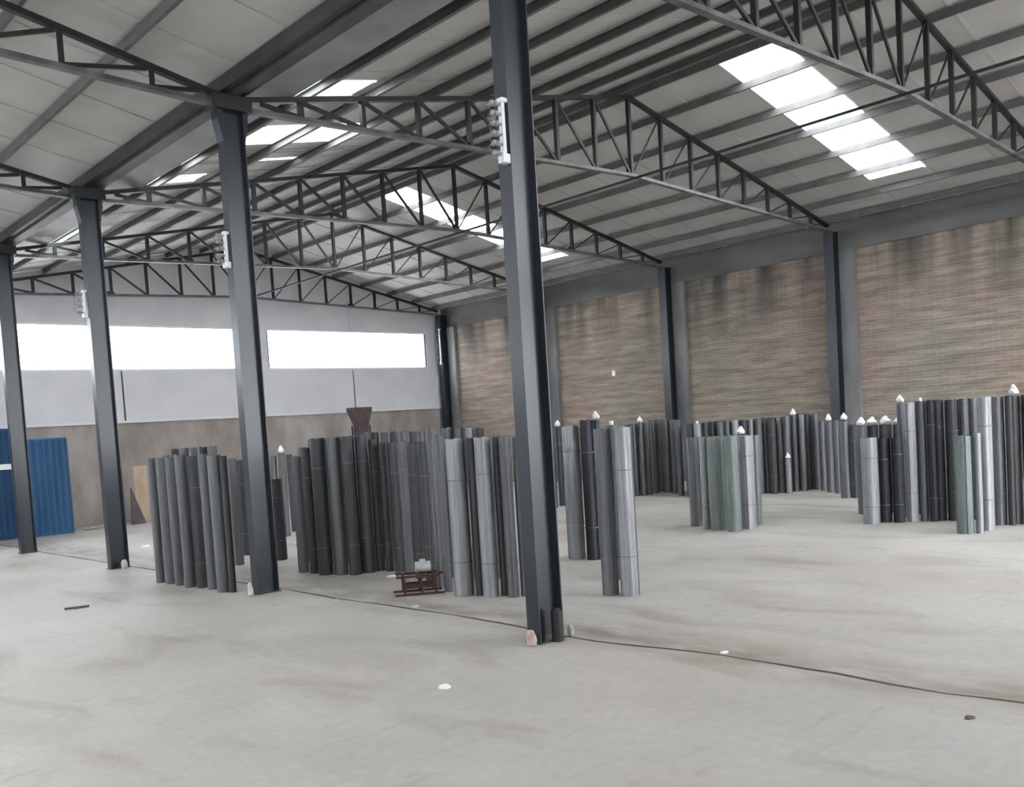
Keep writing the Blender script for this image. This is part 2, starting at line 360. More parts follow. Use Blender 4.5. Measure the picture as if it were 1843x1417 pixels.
SLOPES = {'L': (0, MX, lambda x: H + ROOF + SL * x), 'R': (MX, XW + .3, lambda x: H + ROOF + SL * MX - SR * (x - MX)),
          'LL': (-MX, 0, lambda x: H + ROOF - SL * x), 'LR': (-14.9, -MX, lambda x: H + ROOF + SL * MX + SR * (x + MX))}
def sheet(x0, x1, y0, y1, zf, name, m, dz=0):
    bm = bmesh.new(); t = .012; g = .002
    yy = [y0 - .012, y0 + .035, y0 + .05, y1 + .012]; off = [.0, .0, .013, .013]
    ra = [bm.verts.new((x0, y, zf(x0) + o + dz)) for y, o in zip(yy, off)] + [bm.verts.new((x0, y, zf(x0) + o + t + dz)) for y, o in list(zip(yy, off))[::-1]]
    rb = [bm.verts.new((x1, v.co.y, v.co.z - zf(x0) + zf(x1))) for v in ra]
    n = len(ra)
    for i in range(n): bm.faces.new((ra[i], ra[(i + 1) % n], rb[(i + 1) % n], rb[i]))
    bm.faces.new(ra); bm.faces.new(rb[::-1])
    bmesh.ops.recalc_face_normals(bm, faces=bm.faces)
    return obj(name, bm, m, ce)
for k, (xa, xb, zf) in SLOPES.items():
    ys = [YB0 + .0]
    y = -8.25
    while y < YB1 + .2: ys.append(y); y += 1.0
    ys.append(YB1 + .2)
    for s in [s for s in SKY if s[0] == k]:
        ys = [v for v in ys if not (s[3] - .3 < v < s[4] + .3 and v not in sum([[q[3], q[4]] for q in SKY if q[0] == k], []))] + [s[3], s[4]]
    ys = sorted(set(ys))
    for a, b_ in zip(ys, ys[1:]):
        mid = (a + b_) / 2; sk = [s for s in SKY if s[0] == k and s[3] - .01 <= mid <= s[4] + .01]
        if not sk: sheet(xa, xb, a, b_, zf, 'roof_sheet', M_SHEET)
        else:
            s = sk[0]
            sheet(xa, s[1], a, b_, zf, 'roof_sheet', M_SHEET); sheet(s[1], s[2], a, b_, zf, 'skylight_sheet', M_SKYL); sheet(s[2], xb, a, b_, zf, 'roof_sheet', M_SHEET)
obj('ridge_cap', BX(MX - .18, MX + .18, YB0, YB1 + .2, zroof(MX) - .02, zroof(MX) - .006), M_SHEET, ce)
# purlins: C sections
def purlin(x, zc, y0=YB0 + .01, y1=YB1 - .01, h=.15, wd_=.06, sgn=1):
    bm = bmesh.new(); t = .006
    box(bm, x - wd_ / 2, x - wd_ / 2 + t, y0, y1, zc - h / 2, zc + h / 2) if sgn > 0 else box(bm, x + wd_ / 2 - t, x + wd_ / 2, y0, y1, zc - h / 2, zc + h / 2)
    box(bm, x - wd_ / 2 + (t if sgn > 0 else 0), x + wd_ / 2 - (0 if sgn > 0 else t), y0, y1, zc - h / 2, zc - h / 2 + t)
    box(bm, x - wd_ / 2 + (t if sgn > 0 else 0), x + wd_ / 2 - (0 if sgn > 0 else t), y0, y1, zc + h / 2 - t, zc + h / 2)
    return obj('purlin', bm, M_PURLIN, ce)
PX = [1.18, 2.2, 3.24, 4.28, 5.32, 6.32, 7.28, 7.64, 8.56, 9.62, 10.62, 11.64, 12.66, 13.66, 14.5]
for sg in (1, -1):
    for x in PX: purlin(sg * x, zroof(x) - .066, h=.11, wd_=.05, sgn=-sg if x < MX else sg)
# valley gutter over the column row
gt = bmesh.new()
box(gt, -.15, .15, YB0, YB1 - .01, 5.56, 5.57); box(gt, -.16, -.15, YB0, YB1 - .01, 5.56, 5.71); box(gt, .15, .16, YB0, YB1 - .01, 5.56, 5.70)
box(gt, -.06, .06, YB0, YB1 - .01, 5.53, 5.56)
obj('valley_gutter', gt, M_GUTTER, ce)
obj('gutter_pan', BX(.16, .80, YB0, YB1 - .01, 5.675, 5.685), M_PAN, ce)
# long tie rod under the ridge
tb = bmesh.new(); bar(tb, (MX, YB0 + .01, RB - .06), (MX, YB1 - .01, RB - .06), .035, .035, (0, 0, 1))
tag(obj('ridge_tie', tb, M_TRUSS), 'thin dark longitudinal tie joining the truss bottom chords below the ridge', 'tie bar')

# ------------------------------------------------------------------ trusses
def ztop(x): return H + SL * x if x <= MX else RT - SR * (x - MX)
def zbot(x): return HB + (RB - HB) * x / MX if x <= MX else RB - (RB - HB) * (x - MX) / (SP - MX)
def make_truss():
    root = empty('roof_truss')
    e0, e1 = .14, SP - .125
    bm = bmesh.new(); bar(bm, (e0, 0, ztop(e0)), (MX, 0, RT), .07, .06); bar(bm, (MX, 0, RT), (e1, 0, ztop(e1)), .07, .06); obj('top_chord', bm, M_TRUSS, root)
    bm = bmesh.new(); bar(bm, (e0, 0, zbot(e0)), (MX, 0, RB), .08, .05); bar(bm, (MX, 0, RB), (e1, 0, zbot(e1)), .08, .05); obj('bottom_chord', bm, M_CHORD, root)
    xs = [MX * i / 8 for i in range(9)] + [MX + (SP - MX) * i / 8 for i in range(1, 9)]
    for i in range(1, 16):
        x = xs[i]
        bm = bmesh.new(); wv = .07
        a, b_ = zbot(x) + .025, ztop(x) - .03
        bar(bm, (x - wv * .3, 0, a), (x - wv * .3, 0, b_), .012, wv, (1, 0, 0)) if False else box(bm, x - .03, x + .03, -.03, -.022, a, b_)
        box(bm, x - .03, x - .022, -.022, .03, a, b_); obj('vertical_strut', bm, M_TRUSS, root)
    for i in range(0, 8):
        xa, xb = xs[i], xs[i + 1]
        if i == 0: xa = .35; xb = xs[1]
        bm = bmesh.new(); bar(bm, (xa + .04, .0, ztop(xa) - .03), (xb - .04, 0, zbot(xb) + .03), .03, .045, (0, 0, 1)); obj('diagonal_brace', bm, M_TRUSS, root)
    for i in range(8, 16):
        xa, xb = xs[i + 1], xs[i]
        if i == 15: xa = SP - .35
        bm = bmesh.new(); bar(bm, (xa - .04, .0, ztop(xa) - .03), (xb + .04, 0, zbot(xb) + .03), .022, .022, (0, 0, 1)); obj('diagonal_rod', bm, M_TRUSS, root)
    for x in (xs[4], xs[8], xs[12]):
        obj('gusset_plate', BX(x - .09, x + .09, .031, .039, zbot(x) - .03, zbot(x) + .09), M_TRUSS, root)
    return root
tr0 = make_truss()
TL = ['dark steel roof truss crossing the top right corner, carried by the nearest pillar', 'dark steel roof truss running right from the second pillar, behind the nearest pillar',
      'dark steel roof truss running right from the third pillar', 'dark steel roof truss running right from the fourth pillar', 'dark steel roof truss against the far end wall above the windows']
for i in range(5):
    t = tr0 if i == 0 else copy_tree(tr0)
    t.location = (0, i * B, 0); tag(t, TL[i], 'roof truss', 'roof trusses of the right aisle')
# left aisle trusses, mirrored (geometry mirrored, own meshes)
def mirrored():
    root = empty('roof_truss')
    for ch in list(tr0.children):
        me = ch.data.copy(); me.transform(Matrix.Scale(-1, 4, (1, 0, 0))); me.flip_normals()
        o = bpy.data.objects.new(ch.name.split('.')[0], me); COL.objects.link(o); o.parent = root
    return root
tl0 = mirrored()
TLL = ['dark roof truss rising left from the top of the second pillar, at the upper left', 'dark roof truss rising left from the top of the third pillar', 'dark roof truss rising left from the top of the fourth pillar, at the left edge']
for i in (1, 2, 3):
    t = tl0 if i == 1 else copy_tree(tl0)
    t.location = (0, i * B, 0); tag(t, TLL[i - 1], 'roof truss', 'roof trusses of the left aisle')

# ------------------------------------------------------------------ columns
def make_column(d=.28, b_=.13, h=H - .13, tf=.012, tw=.010, flare=True):
    root = empty('steel_pillar')
    bm = bmesh.new(); box(bm, -d / 2, -d / 2 + tf, -b_ / 2, b_ / 2, .012, h); obj('flange', bm, M_STEEL, root)
    bm = bmesh.new(); box(bm, d / 2 - tf, d / 2, -b_ / 2, b_ / 2, .012, h); obj('flange', bm, M_STEEL, root)
    obj('web', BX(-d / 2 + tf, d / 2 - tf, -tw / 2, tw / 2, .012, h), M_STEEL, root)
    obj('base_plate', BX(-d / 2 - .015, d / 2 + .015, -b_ / 2 - .015, b_ / 2 + .015, 0, .012), M_STEEL, root)
    if flare:
        for s in (-1, 1):
            bm = bmesh.new()
            pr = [(s * d / 2, h - .34), (s * (d / 2 + .05), h - .10), (s * (d / 2 + .05), h), (s * d / 2, h)]
            f = [bm.verts.new((x, -b_ / 2, z)) for x, z in pr]; g = [bm.verts.new((x, b_ / 2, z)) for x, z in pr]
            bm.faces.new(f); bm.faces.new(g[::-1])
            for i in range(4): bm.faces.new((f[(i + 1) % 4], f[i], g[i], g[(i + 1) % 4]))
            bmesh.ops.recalc_face_normals(bm, faces=bm.faces); obj('haunch', bm, M_STEEL, root)
        obj('head_plate', BX(-d / 2 - .09, d / 2 + .09, -b_ / 2 - .05, b_ / 2 + .05, h, h + .16), M_TRUSS, root)
    return root
PL = ['dark blue-grey steel pillar, nearest and tallest, standing right of centre', 'dark steel pillar second from the nearest, left of centre between mesh rolls',
      'dark steel pillar third from the nearest, with a pale stone at its foot', 'dark steel pillar at the left edge in front of the blue doors', 'dark steel pillar at the far wall, behind the left edge']
c0 = make_column()
for i in range(4):
    c = c0 if i == 0 else copy_tree(c0)
    c.location = ((0.0, 0, 0), (-.02, 4.17, 0), (-.08, 8.2, 0), (-.12, 12.2, 0))[i] if i else (0.01, 0.03, 0)
    tag(c, PL[i], 'pillar', 'free-standing steel pillars')
c = copy_tree(c0); c.location = (0, 4 * B, 0); tag(c, PL[4], 'pillar', 'free-standing steel pillars')
w0 = make_column(.25, .20, H - .09, flare=False); w0.name = 'wall_pillar'
WL = ['dark steel wall pillar just outside the right edge of the picture', 'dark steel wall pillar on the brick wall, nearest one in view', 'narrow dark steel wall pillar in the middle of the brick wall', 'dark steel wall pillar hidden behind the nearest free-standing pillar', 'dark steel wall pillar in the far right corner of the hall']
for i in range(5):
    c = w0 if i == 0 else copy_tree(w0); c.name = 'wall_pillar'
    c.location = (SP, i * B, 0); tag(c, WL[i], 'pillar', 'steel pillars along the brick wall')

# blocks and scraps at the pillar feet
def put(name, bm, m, loc, label, cat, rot=0, smooth=False, group=None):
    o = obj(name, bm, m, smooth=smooth); o.location = loc; o.rotation_euler[2] = rot; return tag(o, label, cat, group)
hp = bmesh.new(); cyl(hp, (0, 0, 0), (0, 0, .26), .042, 16); 
for v in hp.verts: v.co.x *= 1.25
bmesh.ops.bevel(hp, geom=[e for e in hp.edges if all(v.co.z > .2 for v in e.verts)], offset=.02, segments=3, affect='EDGES')
put('gap_shade_block', hp, M_GAP_SHADE, (.03, -.075, 0), 'rounded black block standing for the shaded gap in the channel of the nearest pillar', 'shade block')  # dark block put where the pillar foot only has a shadowed gap
put('broken_stone', lump(.035, .045, .08, 2, .15), M_PINK, (-.21, -.01, .048), 'small pinkish broken stone at the foot of the nearest pillar', 'stone')
put('broken_stone', lump(.02, .03, .06, 3, .15), M_STONE, (.215, -.05, .036), 'thin pale stone chip right of the nearest pillar foot', 'stone')
put('broken_stone', lump(.05, .05, .085, 4, .12), M_STONE, (-.06, 8.04, .051), 'rounded pale stone at the foot of the third pillar', 'stone')
put('broken_stone', lump(.03, .04, .10, 5, .12), M_STONE, (-.25, 4.12, .06), 'upright pale stone at the left foot of the second pillar', 'stone')
def shard(w_, l_, t_, seed):
    rn = random.Random(seed); bm = bmesh.new(); n = 7
    P_ = [(w_ * math.cos(2 * math.pi * i / n) * rn.uniform(.7, 1.1), l_ * math.sin(2 * math.pi * i / n) * rn.uniform(.7, 1.1)) for i in range(n)]
    lo = [bm.verts.new((x, y, 0)) for x, y in P_]; hi = [bm.verts.new((x * .85, y * .85, t_ * rn.uniform(.5, 1.2))) for x, y in P_]
    bm.faces.new(lo[::-1]); bm.faces.new(hi)
    for i in range(n): bm.faces.new((lo[i], lo[(i + 1) % n], hi[(i + 1) % n], hi[i]))
    return bm
put('plastic_scrap', shard(.055, .045, .018, 1), M_WHITE, (-1.37, -.28, 0), 'white scrap lying alone on the open foreground floor', 'scrap')
put('plastic_scrap', shard(.05, .04, .012, 2), M_STONE, (.33, 1.98, 0), 'pale flat scrap on the joint in front of the rusty trolley', 'scrap')
put('plastic_scrap', shard(.05, .04, .012, 6), M_STONE, (.10, 3.0, 0), 'pale flat scrap beside the joint near the second pillar', 'scrap')
put('plastic_scrap', shard(.045, .03, .010, 3), M_CARD, (.40, -1.27, 0), 'tiny pale scrap on the joint right of the nearest pillar', 'scrap')
put('plastic_scrap', shard(.11, .09, .03, 4), M_WHITE, (1.35, 10.4, 0), 'white scrap on the floor between the third pillar and the leftmost rolls', 'scrap')
st = bmesh.new(); bar(st, (-.13, 0, .012), (.13, .03, .014), .028, .02); bar(st, (-.12, .02, .008), (.02, -.03, .010), .02, .012)
put('wood_offcut', st, M_BROWN, (-1.76, 5.33, 0), 'dark stick lying on the floor at the left', 'stick', -.5)
put('wood_offcut', shard(.045, .03, .01, 8), M_BROWN, (-.08, -2.96, 0), 'tiny dark chip on the floor at the lower right', 'scrap')

# ------------------------------------------------------------------ insulator racks
def rack(loc, L_, n, label, rot=0):
    root = empty('insulator_rack', loc); root.rotation_euler[2] = rot
    obj('mounting_bar', BX(-.055, -.02, -.02, .02, 0, L_, bev=.004), M_WPAINT, root)
    obj('foot_bracket', BX(-.075, .01, -.03, .03, -.03, .04, bev=.004), M_WPAINT, root)
    obj('head_bracket', BX(-.06, .01, -.03, .03, L_ - .02, L_ + .01), M_WPAINT, root)
    for i in range(n):
        z = L_ * (i + .5) / n
        bm = bmesh.new(); cyl(bm, (-.056, 0, z), (-.10, 0, z), .012, 8); cyl(bm, (-.10, 0, z), (-.118, 0, z), .024, 12, .020); cyl(bm, (-.118, 0, z), (-.134, 0, z), .014, 12, .014); cyl(bm, (-.134, 0, z), (-.155, 0, z), .024, 12, .014)
        obj('insulator', bm, M_CERAM, root, True)
    bm = bmesh.new()
    for i in range(n - 1):
        z = L_ * (i + .5) / n; q = None
        for k in range(7):
            f = k / 6; p_ = (-.14 - .05 * math.sin(f * math.pi), .01 * math.sin(f * 6 + i), z + L_ / n * f)
            if q: bar(bm, q, p_, .005, .005, (0, 1, 0))
            q = p_
    obj('jumper_wire', bm, M_WIRE, root)
    return tag(root, label, 'insulator rack')
rack((-.13, .0, 3.70), .44, 6, 'white insulator rack on the upper left side of the nearest pillar')
rack((-.16, 4.17, 3.68), .36, 5, 'white insulator rack on the upper left side of the second pillar')
rack((-.22, 8.2, 3.7), .36, 4, 'small white insulator rack on the upper left side of the third pillar')
rack((SP - .125, 4 * B - .06, 3.85), 1.1, 3, 'long white insulator rack on the pillar in the far right corner')
put('junction_box', BX(-.03, 0, -.05, .05, -.07, .07, bev=.006), M_WPAINT, (XW - .001, 10.19, 2.93), 'tiny white box on the brick wall between two wall pillars', 'junction box')

# ------------------------------------------------------------------ blue doors near the far wall
def blue_door(name, x0, x1, y, z1, m, label, rail=None, rot=0):
    root = empty(name, (x0, y, 0)); root.rotation_euler[2] = rot; L_ = x1 - x0
    bm = bmesh.new(); n = max(4, int(L_ / .12)); yy = .018
    for i in range(n):
        a = L_ * i / n; b_ = L_ * (i + 1) / n; w_ = b_ - a
        pr = [(a, 0), (a + w_ * .55, 0), (a + w_ * .7, yy), (a + w_ * .9, yy), (b_, 0)]
        lo = [bm.verts.new((x, y_, 0.03)) for x, y_ in pr]; hi = [bm.verts.new((x, y_, z1 - .03)) for x, y_ in pr]
        for k in range(4): bm.faces.new((lo[k], lo[k + 1], hi[k + 1], hi[k]))
    r = bmesh.ops.solidify(bm, geom=bm.faces[:], thickness=.004)
    obj('corrugated_sheet', bm, m, root)
    for nm, bb in (('frame_stile', (0, .05, 0, z1)), ('frame_stile', (L_ - .05, L_, 0, z1)), ('frame_rail', (.05, L_ - .05, 0, .05)), ('frame_rail', (.05, L_ - .05, z1 - .05, z1))):
        obj(nm, BX(bb[0], bb[1], .035, .075, bb[2], bb[3]), m, root)
    if rail: tag(obj('cross_rail', BX(0, L_ * .98, -.06, -.01, rail - .06, rail + .06, bev=.006), M_WPAINT, root), 'white cross rail')
    return tag(root, label, 'door', 'blue sheet steel doors')
blue_door('blue_door', .86, 1.80, 15.22, 2.12, M_BLUE1, 'bright blue corrugated steel door leaf right of the leftmost pillar', None, -.10)
blue_door('blue_door', -1.7, .78, 15.36, 2.38, M_BLUE2, 'taller dark blue steel door with a white cross rail at the left edge', 1.56, .03)

# boards leaning at the far wall
bm = bmesh.new()
f = [bm.verts.new(p) for p in ((0, 0, 0), (.36, 0, 0), (.09, .1, .88))]; g = [bm.verts.new(v.co + Vector((0, .03, 0))) for v in f]
bm.faces.new(f); bm.faces.new(g[::-1])
for i in range(3): bm.faces.new((f[(i + 1) % 3], f[i], g[i], g[(i + 1) % 3]))
bmesh.ops.recalc_face_normals(bm, faces=bm.faces)
put('offcut_sheet', bm, M_BROWN, (3.25, 15.45, 0), 'dark triangular sheet offcut leaning by the far wall left of the leftmost rolls', 'offcut')
put('leaning_board', BX(0, .5, 0, .02, 0, 1.35), M_PLY, (3.52, 15.75, 0), 'tan board standing by the far wall behind the leftmost rolls', 'board')
bm = bmesh.new()
for k in range(5): bar(bm, (rj.uniform(0, .2), rj.uniform(-.05, .05), .01 + .012 * k), (rj.uniform(.8, 1.1), rj.uniform(-.05, .05), .012 + .012 * k), .03, .012)
put('timber_strips', bm, M_PLY, (2.1, 15.6, 0), 'thin strips lying on the floor along the far wall right of the blue door', 'timber')

# hopper behind the rolls
hx = empty('feed_hopper', (10.05, 15.3, 0))
bm = bmesh.new()
A_ = [(-.33, -.16), (.33, -.16), (.33, .16), (-.33, .16)]; C_ = [(-.14, -.1), (.2, -.1), (.2, .1), (-.14, .1)]
t_ = [bm.verts.new((x, y, 2.42)) for x, y in A_]; t2 = [bm.verts.new((x, y, 2.5)) for x, y in A_]; l_ = [bm.verts.new((x, y, 1.95)) for x, y in C_]
for i in range(4):
    j = (i + 1) % 4; bm.faces.new((l_[i], l_[j], t_[j], t_[i])); bm.faces.new((t_[i], t_[j], t2[j], t2[i]))
bm.faces.new(l_[::-1]); obj('funnel', bm, M_BROWN, hx)
bm = bmesh.new(); box(bm, -.15, .19, -.12, .12, 1.55, 1.95); obj('chute', bm, M_BROWN, hx)
for sx_, sy_ in ((-1, -1), (1, -1), (1, 1), (-1, 1)):
    bm = bmesh.new(); box(bm, .02 + sx_ * .19 - .02, .02 + sx_ * .19 + .02, sy_ * .16 - .02, sy_ * .16 + .02, 0, 2.0); obj('leg', bm, M_BROWN, hx)
tag(hx, 'dark brown hopper funnel standing up behind the rolls before the far wall', 'hopper')

# ------------------------------------------------------------------ low rusty trolley with a motor
tr = empty('low_trolley', (.84, 2.50, 0)); tr.rotation_euler[2] = -.62
def tp(name, m, *segs, w_=.022):
    bm = bmesh.new()
    for p_, q_ in segs: bar(bm, p_, q_, w_, w_)
    return obj(name, bm, m, tr)
tp('skid', M_RUST, ((-.26, -.12, .011), (.26, -.12, .011))); tp('skid', M_RUST, ((-.26, .12, .011), (.26, .12, .011)))
for x_ in (-.16, .02, .17):
    for y_ in (-.12, .12): tp('leg', M_RUST, ((x_, y_, .022), (x_, y_, .19)))
tp('top_frame', M_RUST, ((-.24, -.12, .20), (.22, -.12, .20)), ((-.24, .12, .20), (.22, .12, .20)), ((-.16, -.12, .20), (-.16, .12, .20)), ((.02, -.12, .20), (.02, .12, .20)), ((.17, -.12, .20), (.17, .12, .20)))
tp('lower_shelf', M_RUST, ((-.16, -.12, .09), (.17, -.12, .09)), ((-.16, 0, .09), (.17, 0, .09)), ((-.16, .12, .09), (.17, .12, .09)), w_=.03)
tp('handle', M_RUST, ((.22, 0, .20), (.36, .02, .20)), w_=.022)
bm = bmesh.new(); cyl(bm, (-.24, .0, .20), (-.34, .0, .20), .02, 10, .012); obj('nozzle', bm, M_GLOVE, tr)
tag(tr, 'low rusty skid trolley on the floor in front of the dark rolls', 'trolley')
mo = empty('electric_motor', (.88, 2.46, .226)); mo.rotation_euler[2] = -.62
bm = bmesh.new(); cyl(bm, (-.08, 0, .055), (.08, 0, .055), .055, 18); 
for k in range(6): cyl(bm, (-.07 + k * .028, 0, .055), (-.064 + k * .028, 0, .055), .060, 18)
obj('motor_body', bm, M_GLOVE, mo); 
bm = bmesh.new(); cyl(bm, (.08, 0, .055), (.15, 0, .055), .012, 10); obj('shaft', bm, M_WIRE, mo)
obj('terminal_box', BX(-.03, .03, -.02, .02, .108, .135, bev=.004), M_GLOVE, mo)
tag(mo, 'small pale grey motor lying on the rusty trolley', 'motor')

# ------------------------------------------------------------------ wire mesh rolls
def roll_mesh(seed):
    rn = random.Random(seed); turns = 2.6; per = 20; n = int(turns * per); zs = [0, .06, .2, .4, .6, .8, .94, 1.0]
    bm = bmesh.new(); a0 = rn.uniform(0, 6.28)
    ph = [rn.uniform(0, 6.28) for _ in range(4)]
    rings = []
    for k, z in enumerate(zs):
        ring = []
        for i in range(n + 1):
            th = a0 + 2 * math.pi * i / per
            turn = i / per
            r_ = 1.0 - .13 * turn if turn > .92 else 1.0 - .10 * turn
            r_ *= 1 + .018 * math.sin(3 * th + ph[0] + z * 2.5) + .014 * math.sin(z * 7 + ph[1] + th)
            x_ = r_ * math.cos(th) + .05 * math.sin(z * 3 + ph[2]) * (z * (1 - z)) * 2; y_ = r_ * math.sin(th)
            zz = z + (.004 * math.sin(5 * th + ph[3]) + .006 * (turn % 1)) * (k == len(zs) - 1)
            ring.append(bm.verts.new((x_ * .975, y_ * .975, zz)))
        rings.append(ring)
    for k in range(len(zs) - 1):
        for i in range(n): bm.faces.new((rings[k][i], rings[k][i + 1], rings[k + 1][i + 1], rings[k + 1][i]))
    bmesh.ops.reverse_faces(bm, faces=[f for f in bm.faces if f.normal.dot(Vector((f.calc_center_median().x, f.calc_center_median().y, 0))) < 0]) if False else None
    me = bpy.data.meshes.new('mesh_roll'); bm.normal_update(); bm.to_mesh(me); bm.free()
    for p in me.polygons: p.use_smooth = True
    return me, a0
def part_mesh(name, fn, smooth=True):
    bm = bmesh.new(); fn(bm); me = bpy.data.meshes.new(name); bm.normal_update(); bm.to_mesh(me); bm.free()
    for p in me.polygons: p.use_smooth = smooth
    return me
VAR = [roll_mesh(s) for s in range(7)]
ROLLM = {}
for k, m in M_ROLL.items():
    ROLLM[k] = []
    for me, a0 in VAR:
        c = me.copy(); c.materials.append(m); ROLLM[k].append(c)
core_me = part_mesh('core_tube', lambda bm: cyl(bm, (0, 0, 0), (0, 0, .985), .60, 14)); core_me.materials.append(M_CORE)
def tie(bm):
    n = 20
    for i in range(n):
        a = 2 * math.pi * i / n; b_ = 2 * math.pi * (i + 1) / n
        v = [bm.verts.new((r_ * math.cos(t), r_ * math.sin(t), z)) for t, r_, z in ((a, 1.0, -.004), (b_, 1.0, -.004), (b_, 1.035, 0), (a, 1.035, 0), (b_, 1.0, .004), (a, 1.0, .004))]
        bm.faces.new((v[0], v[1], v[2], v[3])); bm.faces.new((v[3], v[2], v[4], v[5]))
tie_me = part_mesh('tie_wire', tie); tie_me.materials.append(M_WIRE)
def seam(bm):   # loose sheet edge standing slightly proud along the height
    box(bm, .985, 1.05, -.035, .02, .004, .998)
seam_me = part_mesh('loose_edge', seam, False); seam_me.materials.append(M_WIRE)
stub_me = part_mesh('tube_end', lambda bm: cyl(bm, (0, 0, 0), (0, 0, 1), 1, 14)); stub_me.materials.append(M_CARD)
bag_mes = []
for s in range(4):
    bm = lump(1, 1, 1, 40 + s, .16, 2)
    for v in bm.verts:
        if v.co.z > .25: v.co.x *= .62; v.co.y *= .7; v.co.z *= 1.25
        v.co.x += .25 * v.co.z * math.sin(s * 2.1)
    me = bpy.data.meshes.new('plastic_bag'); bm.to_mesh(me); bm.free(); me.materials.append(M_WHITE)
    bag_mes.append(me)

